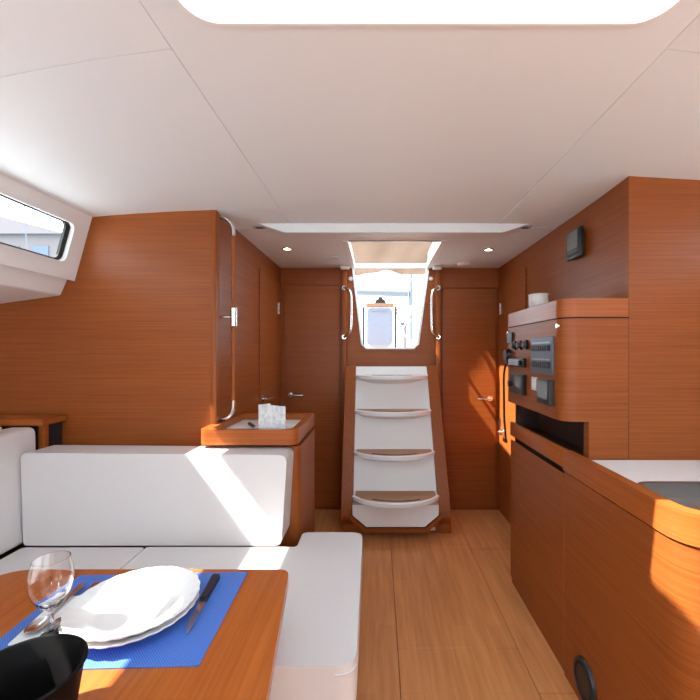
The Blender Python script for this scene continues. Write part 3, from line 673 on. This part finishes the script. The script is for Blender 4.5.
# knife
def knife():
    t = thing('table_knife', 'serrated table knife with black handle right of the plates', 'knife', (-0.45, 1.02, MZ))
    p0 = Vector((-0.438, 0.905)); p1 = Vector((-0.460, 1.140)); d = (p1-p0).normalized(); n_ = Vector((-d.y, d.x))
    def at(s, o): q = p0 + d*s + n_*o; return (q.x, q.y)
    bm = bmn(); prism(bm, [at(0, -0.004), at(0.004, -0.0075), at(0.03, -0.009), at(0.128, -0.009), at(0.128, 0.007), at(0.05, 0.007), at(0.015, 0.003)], MZ+0.004, MZ+0.0055, XY); obj('blade', bm, STEEL, t)
    bm = bmn(); prism(bm, fillet([at(0.124, -0.010), at(0.18, -0.0105), at(0.232, -0.0115), at(0.234, 0.011), at(0.18, 0.0085), at(0.124, 0.009)], [0.002, 0.02, 0.006, 0.008, 0.02, 0.002], 4), MZ, MZ+0.012, XY); bevel_all(bm, 0.003, 2, 40); h = obj('handle', bm, BLACK, t, 40, 'black plastic handle')
knife()
# napkin, fork, spoon
bm = bmn(); nap = rotp(-0.782, 0.965, math.radians(8), [(-0.040, -0.085), (0.040, -0.085), (0.040, 0.085), (-0.040, 0.085)]); prism(bm, nap, MZ, MZ+0.003, XY); bevel_all(bm, 0.001, 1)
tag(obj('paper_napkin', bm, PAPER), 'folded white paper napkin left of the plates under the cutlery', 'napkin')
NZ = MZ + 0.0032
def cutlery(kind, label, p0, p1):
    t = thing(kind, label, kind.split('_')[-1], (p0[0], p0[1], NZ)); a = Vector(p0); b = Vector(p1); d = (b-a).normalized(); n_ = Vector((-d.y, d.x)); L = (b-a).length
    def at(s, o): q = a + d*s + n_*o; return (q.x, q.y)
    bm = bmn(); prism(bm, [at(0, -0.009), at(0.04, -0.0075), at(L*0.62, -0.003), at(L*0.72, -0.003), at(L*0.72, 0.003), at(L*0.62, 0.003), at(0.04, 0.0075), at(0, 0.009), at(-0.004, 0.004), at(-0.004, -0.004)], NZ+0.004, NZ+0.0062, XY); bevel_all(bm, 0.0007, 1, 40); obj('handle', bm, STEEL, t, 40)
    if kind.endswith('fork'):
        bm = bmn(); prism(bm, fillet([at(L*0.71, -0.003), at(L*0.76, -0.011), at(L*0.80, -0.012), at(L*0.80, 0.012), at(L*0.76, 0.011), at(L*0.71, 0.003)], 0.004, 3), NZ+0.003, NZ+0.005, XY); obj('head', bm, STEEL, t)
        for k in range(4):
            o = -0.0100 + k*0.0067; q0 = at(L*0.795, o); q1 = at(L*0.9, o); q2 = at(L, o*0.95)
            bm = bmn(); tube(bm, [(*q0, NZ+0.004), (*q1, NZ+0.003), (*q2, NZ+0.006)], [0.0017]*12+[0.001]*6, 6); obj('tine', bm, STEEL, t)
    else:
        c = at(L*0.86, 0); bm = bmn(); ang = math.atan2(d.y, d.x)
        lathe(bm, [(0, 0.0002), (0.010, 0.001), (0.018, 0.004), (0.021, 0.008), (0.020, 0.008), (0.017, 0.0052), (0.009, 0.0022), (0, 0.0014)], 0, 0, 28)
        bmesh.ops.scale(bm, verts=bm.verts, vec=(1.5, 1.0, 1.0)); bmesh.ops.rotate(bm, verts=bm.verts, cent=(0, 0, 0), matrix=Matrix.Rotation(ang, 4, 'Z')); bmesh.ops.translate(bm, verts=bm.verts, vec=(c[0], c[1], NZ)); obj('bowl', bm, STEEL, t, 60)
cutlery('dinner_fork', 'steel dinner fork on the napkin nearest the plates', (-0.772, 1.10), (-0.748, 0.905))
cutlery('soup_spoon', 'steel spoon on the napkin behind the wine glass', (-0.806, 1.09), (-0.785, 0.90))
# wine glass
GX, GY = -0.735, 0.900
prof = [(0.035, MZ), (0.036, MZ+0.0015), (0.022, MZ+0.004), (0.006, MZ+0.010), (0.0045, MZ+0.02), (0.0045, MZ+0.055), (0.008, MZ+0.064), (0.025, MZ+0.078), (0.037, MZ+0.100), (0.0425, MZ+0.124), (0.0415, MZ+0.148), (0.0365, MZ+0.172), (0.0355, MZ+0.178)]
inner = [(0.0345, MZ+0.178), (0.0355, MZ+0.172), (0.0405, MZ+0.148), (0.0415, MZ+0.124), (0.036, MZ+0.1005), (0.024, MZ+0.0795), (0, MZ+0.068)]
bm = lathe(bmn(), [(0, MZ)] + prof + inner, GX, GY, 48)
def glass_mat():
    m, n, l, b = new_mat('wine_glass_crystal')
    b.inputs['Base Color'].default_value = (1, 1, 1, 1); b.inputs['Roughness'].default_value = 0.0; b.inputs['IOR'].default_value = 1.45; b.inputs['Transmission Weight'].default_value = 1.0
    return m
tag(obj('wine_glass', bm, glass_mat(), None, 70), 'empty stemmed wine glass standing left of the plates', 'glass')
# black bucket
BX, BY = -0.594, 0.661
t = thing('wine_bucket', 'black tapered bucket at the near left corner of the table', 'bucket', (BX, BY, TZ))
bm = lathe(bmn(), [(0, TZ), (0.071, TZ), (0.074, TZ+0.003), (0.089, TZ+0.104), (0.092, TZ+0.108), (0.092, TZ+0.113), (0.089, TZ+0.115), (0.0865, TZ+0.112), (0.071, TZ+0.006), (0, TZ+0.005)], BX, BY, 64); obj('body', bm, BUCKET, t, 40)
bm = bmn(); tube(bm, [(BX+0.091*math.cos(a*math.pi/32), BY+0.091*math.sin(a*math.pi/32), TZ+0.112) for a in range(64)], 0.003, 8, False, closed=True); obj('rim', bm, BUCKET, t, 60)

# ================================================================== RIGHT: CHART TABLE + CONSOLE
CF = 0.740
nt_ = thing('chart_table', 'dark teak chart table cabinet below the instrument console', 'cabinet', (0.86, 1.9, 0))
one_box('body', WY, nt_, CF+0.006, 0.980, 1.592, 2.226, 0.0, 0.780)
one_box('door', WY, nt_, CF-0.002, CF+0.005, 1.590, 2.226, 0.04, 0.795, bev=0.002)
one_box('finger_gap', WDARK, nt_, CF+0.02, 0.975, 1.60, 2.22, 0.7805, 0.818)
one_box('drawer_front', WRIM, nt_, CF-0.004, CF+0.018, 1.590, 2.230, 0.819, 0.893, bev=0.004, smooth=40)
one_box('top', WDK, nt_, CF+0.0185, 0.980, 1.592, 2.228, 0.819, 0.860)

con = thing('instrument_console', 'teak console with rounded corner carrying switches and instruments', 'console', (0.86, 1.9, 0.85))
FX = 0.720
outl = lambda ins: fillet([(FX+ins, 1.560+ins), (0.977, 1.560+ins), (0.977, 2.215), (FX+ins, 2.215)], [0.065, 0, 0, 0.004], 9)
bm = bmn(); prism(bm, outl(0), 1.008, 1.412, XY); obj('body', bm, WX, con, 35)
bm = bmn(); prism(bm, outl(0.006), 1.412, 1.417, XY); obj('joint', bm, WDARK, con)
bm = bmn(); prism(bm, outl(0), 1.417, 1.490, XY); bevel_all(bm, 0.003, 2, 50); obj('lid', bm, WRIM, con, 35)
bm = bmn(); prism(bm, [(0.823, 1.561), (0.977, 1.561), (0.977, 2.215), (0.90, 2.215), (0.90, 1.60), (0.823, 1.60)], 0.8615, 1.0075, XY); obj('lower_block', bm, WX, con)
one_box('recess_panel', WDK, con, 0.885, 0.8995, 1.601, 2.21, 0.8615, 1.0075, label='near-black brown panel in the recess'); one_box('recess_panel', WDK, con, 0.7605, 0.8845, 2.200, 2.213, 0.8615, 1.0075); one_box('recess_panel', WDK, con, 0.823, 0.8845, 1.601, 1.606, 0.8615, 1.0075)
# instrument face parts; face plane x = FX, px (y,z) rectangles
def face_box(name, y0, y1, z0, z1, th, m, parent, bev=0.003, label=None, x=FX):
    return one_box(name, m, parent, x-th, x-0.0003, y0, y1, z0, z1, bev=min(bev, th*0.4), label=label)
bp_ = face_box('breaker_panel', 1.632, 1.862, 1.185, 1.345, 0.010, PANELGREY, con, label='grey breaker panel with two rows of switches')
for row, z in enumerate((1.298, 1.226)):
    face_box('switch_row', 1.652, 1.842, z-0.014, z+0.014, 0.004, BLACK, bp_, 0.001, x=FX-0.010)
    for k in range(8):
        y = 1.664 + k*0.0237
        face_box('switch', y-0.007, y+0.007, z-0.009, z+0.009, 0.006, DARKGREY, bp_, 0.001, x=FX-0.014)
        face_box('label_strip', y-0.009, y+0.009, z+0.019, z+0.026, 0.0012, SILV, bp_, 0.0003, x=FX-0.010)
mt = face_box('tank_gauge', 1.630, 1.760, 1.060, 1.165, 0.024, BLACK, con, label='black square gauge'); face_box('screen', 1.645, 1.745, 1.085, 1.155, 0.002, SCREEN, mt, 0.0005, x=FX-0.024)
sw = face_box('light_switch', 1.795, 1.865, 1.105, 1.165, 0.006, OFFW, con, label='off-white rocker switch')
face_box('rocker', 1.812, 1.848, 1.115, 1.155, 0.005, PAPER, sw, 0.001, x=FX-0.006)
st_ = face_box('car_stereo', 1.94, 2.16, 1.205, 1.250, 0.018, BLACK, con, label='stereo with silver display'); face_box('display', 1.975, 2.115, 1.213, 1.243, 0.014, SILV, st_, 0.002, x=FX-0.018)
for y in (1.955, 2.145):
    bm = bmn(); disc(bm, (FX-0.018, y, 1.227), 'x', 0.012, -0.015, 16); obj('knob', bm, BLACK, st_, 40)
vh = face_box('radio', 1.935, 2.125, 1.070, 1.170, 0.022, BLACK, con, label='black marine radio with small display'); face_box('display', 1.955, 2.045, 1.105, 1.158, 0.003, SCREEN, vh, 0.0005, x=FX-0.022)
bm = bmn(); disc(bm, (FX-0.022, 2.09, 1.115), 'x', 0.015, -0.018, 18); obj('knob', bm, BLACK, vh, 40)
for k, y in enumerate((1.935, 2.015, 2.095)):
    bm = bmn(); disc(bm, (FX, y, 1.315), 'x', 0.024, -0.010, 22); s_ = obj('socket', bm, BLACK, con, 40, 'round black socket'); bm = bmn(); disc(bm, (FX-0.010, y, 1.315), 'x', 0.017, -0.012, 18, 0.014); obj('cap', bm, DARKGREY, s_, 40)
face_box('alarm_unit', 2.120, 2.200, 1.325, 1.385, 0.012, BLACK, con)
for y, z in ((1.605, 1.385), (2.20, 1.385)):
    bm = bmn(); disc(bm, (FX+ (0.001 if y > 1.65 else 0.006), y, z), 'x', 0.009, -0.010, 16); obj('lock', bm, STEEL, con, 40, 'small chrome lock')
t = thing('radio_handset', 'black radio handset with hanging cord on the console edge', 'handset', (0.70, 2.19, 1.25))
bm = bmn(); disc(bm, (0.716, 2.185, 1.262), 'x', 0.036, -0.024, 28, 0.030); obj('grip', bm, BLACK, t, 40)
bm = bmn(); tube(bm, [(0.700, 2.185, 1.228), (0.694, 2.205, 1.15), (0.700, 2.222, 1.02), (0.706, 2.235, 0.90), (0.712, 2.238, 0.84), (0.714, 2.236, 0.79)], 0.006, 8); obj('cord', bm, BLACK, t, 50)
t = thing('plastic_cup', 'white cylindrical cup standing on top of the console', 'cup', (0.775, 2.0, 1.49))
bm = lathe(bmn(), [(0, 1.491), (0.043, 1.491), (0.045, 1.494), (0.047, 1.563), (0.045, 1.566), (0.043, 1.563), (0.041, 1.500), (0, 1.498)], 0.795, 1.98, 36); obj('body', bm, OFFW, t, 40)
bm = bmn(); tube(bm, [(0.795+0.0465*math.cos(a*math.pi/18), 1.98+0.0465*math.sin(a*math.pi/18), 1.563) for a in range(36)], 0.003, 8, False, closed=True); obj('rim', bm, OFFW, t, 50)
# plotter display on the right wall
t = thing('wall_display', 'small black instrument display mounted on the right teak wall', 'display', (0.96, 1.98, 1.8))
one_box('mount', DARKGREY, t, 0.968, 0.9825, 1.91, 1.99, 1.76, 1.85)
one_box('case', BLACK, t, 0.948, 0.9675, 1.88, 2.02, 1.735, 1.877, bev=0.006, smooth=40)
one_box('screen', SCREEN, t, 0.945, 0.9478, 1.90, 2.00, 1.778, 1.865)
for k in range(5): one_box('button', DARKGREY, t, 0.944, 0.9478, 1.902+k*0.020, 1.915+k*0.020, 1.748, 1.762, bev=0.001)

# ================================================================== RIGHT: GALLEY
gal = thing('galley_cabinet', 'teak galley cabinet with rounded corner and round black vent', 'cabinet', (1.2, 1.2, 0))
gout = lambda i: fillet([(CF+i, 0.945+i), (1.66, 0.945+i), (1.66, 1.558), (CF+i, 1.558)], [0.10-i*0.5, 0, 0, 0], 12)
bm = bmn(); prism(bm, gout(0), 0.0, 0.805, XY); obj('body', bm, WY, gal, 30)
bm = bmn(); prism(bm, gout(0.012), 0.805, 0.811, XY); obj('joint', bm, WDARK, gal, 30)
one_box('end_panel', WY, gal, CF, CF+0.03, 1.5585, 1.5885, 0.0, 0.805)
bm = bmn(); disc(bm, (CF-0.0005, 1.425, 0.108), 'x', 0.075, -0.010, 40, 0.070); v_ = obj('vent', bm, BLACK, gal, 40, 'round black vent cover')
bm = bmn(); tube(bm, [(CF-0.010, 1.425+0.055*math.cos(a*math.pi/18), 0.108+0.055*math.sin(a*math.pi/18)) for a in range(36)], 0.005, 8, False, closed=True); obj('ring', bm, RUBBER, v_, 50)
wt_ = thing('galley_worktop', 'white galley worktop with raised glossy teak edge', 'worktop', (1.2, 1.2, 0.785))
o_out = fillet([(CF-0.006, 0.939), (1.66, 0.939), (1.66, 1.588), (CF-0.006, 1.588)], [0.106, 0, 0, 0], 12)
o_in = fillet([(CF+0.030, 0.975), (1.66, 0.975), (1.66, 1.588), (CF+0.030, 1.588)], [0.07, 0, 0, 0], 12)
bm = bmn()
path_o = [(CF-0.006, 1.588)] + o_out[:13] + [(1.66, 0.939)]; path_i = [(CF+0.030, 1.588)] + o_in[:13] + [(1.66, 0.975)]
prism(bm, path_o + path_i[::-1], 0.8115, 0.890, XY); bevel_all(bm, 0.006, 3, 50); obj('edge', bm, WRIM, wt_, 35, 'raised teak edge')
SX0, SX1, SY0, SY1 = 0.815, 1.45, 1.015, 1.285
tp = [(CF+0.0305, 1.557)] + [(x+0.0005, y+0.0005) for x, y in o_in[:13]] + [(1.66, 0.9755), (1.66, 1.557)]
bm = bmn(); prism(bm, tp, 0.8118, 0.860, XY, [rrect(SX0, SX1, SY0, SY1, 0.06, 6)]); obj('white_top', bm, GEL, wt_, 35, 'white solid worktop')
sk = thing('galley_sink', 'brushed steel galley sink set in the white worktop', 'sink', (1.13, 1.12, 0.80))
bm = bmn(); prism(bm, rrect(SX0-0.008, SX1+0.008, SY0-0.008, SY1+0.008, 0.066, 6), 0.8603, 0.8625, XY, [rrect(SX0+0.006, SX1-0.006, SY0+0.006, SY1-0.006, 0.054, 6)]); obj('rim', bm, BRUSH, sk, 40)
bm = bmn(); o1 = rrect(SX0+0.003, SX1-0.003, SY0+0.003, SY1-0.003, 0.057, 6); i1 = rrect(SX0+0.006, SX1-0.006, SY0+0.006, SY1-0.006, 0.054, 6)
prism(bm, o1, 0.8140, 0.8602, XY, [i1]); prism(bm, o1, 0.8125, 0.8140, XY); obj('bowl', bm, BRUSH, sk, 40)
bm = bmn(); disc(bm, (1.13, 1.15, 0.8142), 'z', 0.03, 0.003, 24); obj('drain', bm, STEEL, sk, 40)

# ================================================================== CEILING FITTINGS
def downlight(x, y, side):
    t = thing('ceiling_downlight', 'round recessed ceiling downlight near the %s wall' % side, 'lamp', (x, y, CZ), 'ceiling downlights'); z = CZ-0.002
    bm = lathe(bmn(), [(0.026, z-0.0005), (0.036, z-0.0005), (0.035, z-0.005), (0.030, z-0.008), (0.026, z-0.006)], x, y, 36); obj('bezel', bm, STEEL, t, 40)
    bm = bmn(); disc(bm, (x, y, z-0.0006), 'z', 0.025, -0.003, 28); obj('lens', bm, LAMP, t)
downlight(-0.600, 2.64, 'left'); downlight(0.735, 2.66, 'right')
t = thing('ceiling_catch', 'small white catch on the ceiling left of the companionway', 'catch', (-0.335, 2.86, CZ))
one_box('plate', OFFW, t, -0.385, -0.285, 2.85, 2.875, CZ-0.010, CZ-0.0025, bev=0.003); one_box('hook', OFFW, t, -0.30, -0.285, 2.85, 2.93, CZ-0.014, CZ-0.010, bev=0.002)
t = thing('ceiling_speaker', 'small round white fitting on the ceiling above the right aft door', 'fitting', (0.66, 3.08, CZ))
bm = lathe(bmn(), [(0, CZ-0.022), (0.03, CZ-0.021), (0.046, CZ-0.014), (0.05, CZ-0.0025), (0, CZ-0.0025)], 0.66, 3.08, 32); obj('dome', bm, OFFW, t, 40)
for x, s in ((-0.262, 'left'), (0.468, 'right')):
    t = thing('post_cap', 'pale cap where the %s companionway post meets the ceiling' % s, 'cap', (x, 3.16, CZ-0.03))
    one_box('block', OFFW, t, x-0.034, x+0.034, 3.135, 3.188, CZ-0.032, CZ-0.0025, bev=0.006, smooth=40)
for x, s in ((-0.222, 'left'), (0.428, 'right')):
    t = thing('washboard_catch', 'small round cream catch on the bulkhead %s of the companionway opening' % s, 'catch', (x, 3.25, 1.87))
    bm = bmn(); disc(bm, (x, 3.2495, 1.875), 'y', 0.019, -0.016, 24, 0.014); obj('knob', bm, OFFW, t, 40)

# ================================================================== ADDED FILL LAMPS (unseen behind the camera, on the forward bulkhead)
FILL_GLOBE = emit_mat('fill_lamp_globe', (1.0, 0.93, 0.84), 3.0)
def fill_lamp(x, z, side):
    t = thing('fill_lamp', 'round frosted fill lamp added on the forward bulkhead, %s one' % side, 'lamp', (x, -1.5, z), 'added fill lamps')
    bm = bmn(); disc(bm, (x, -1.4995, z), 'y', 0.07, 0.02, 32); obj('base', bm, STEEL, t, 40)
    bm = lathe(bmn(), [(0, -0.06), (0.05, -0.052), (0.08, -0.02), (0.085, 0.0), (0.08, 0.02), (0.05, 0.052), (0, 0.06)], 0, 0, 32); bmesh.ops.translate(bm, verts=bm.verts, vec=(x, -1.415, z)); obj('globe', bm, FILL_GLOBE, t, 60)
    ld = bpy.data.lights.new('fill_light', 'POINT'); ld.energy = 27; ld.color = (0.68, 0.87, 1.0); ld.shadow_soft_size = 0.12  # point light in front of the globe, added to brighten the cabin
    lo_ = bpy.data.objects.new('fill_light', ld); C.objects.link(lo_); lo_.parent = t; lo_.location = (0, 0.24, 0)
fill_lamp(-0.75, 1.30, 'left'); fill_lamp(0.95, 1.30, 'right')
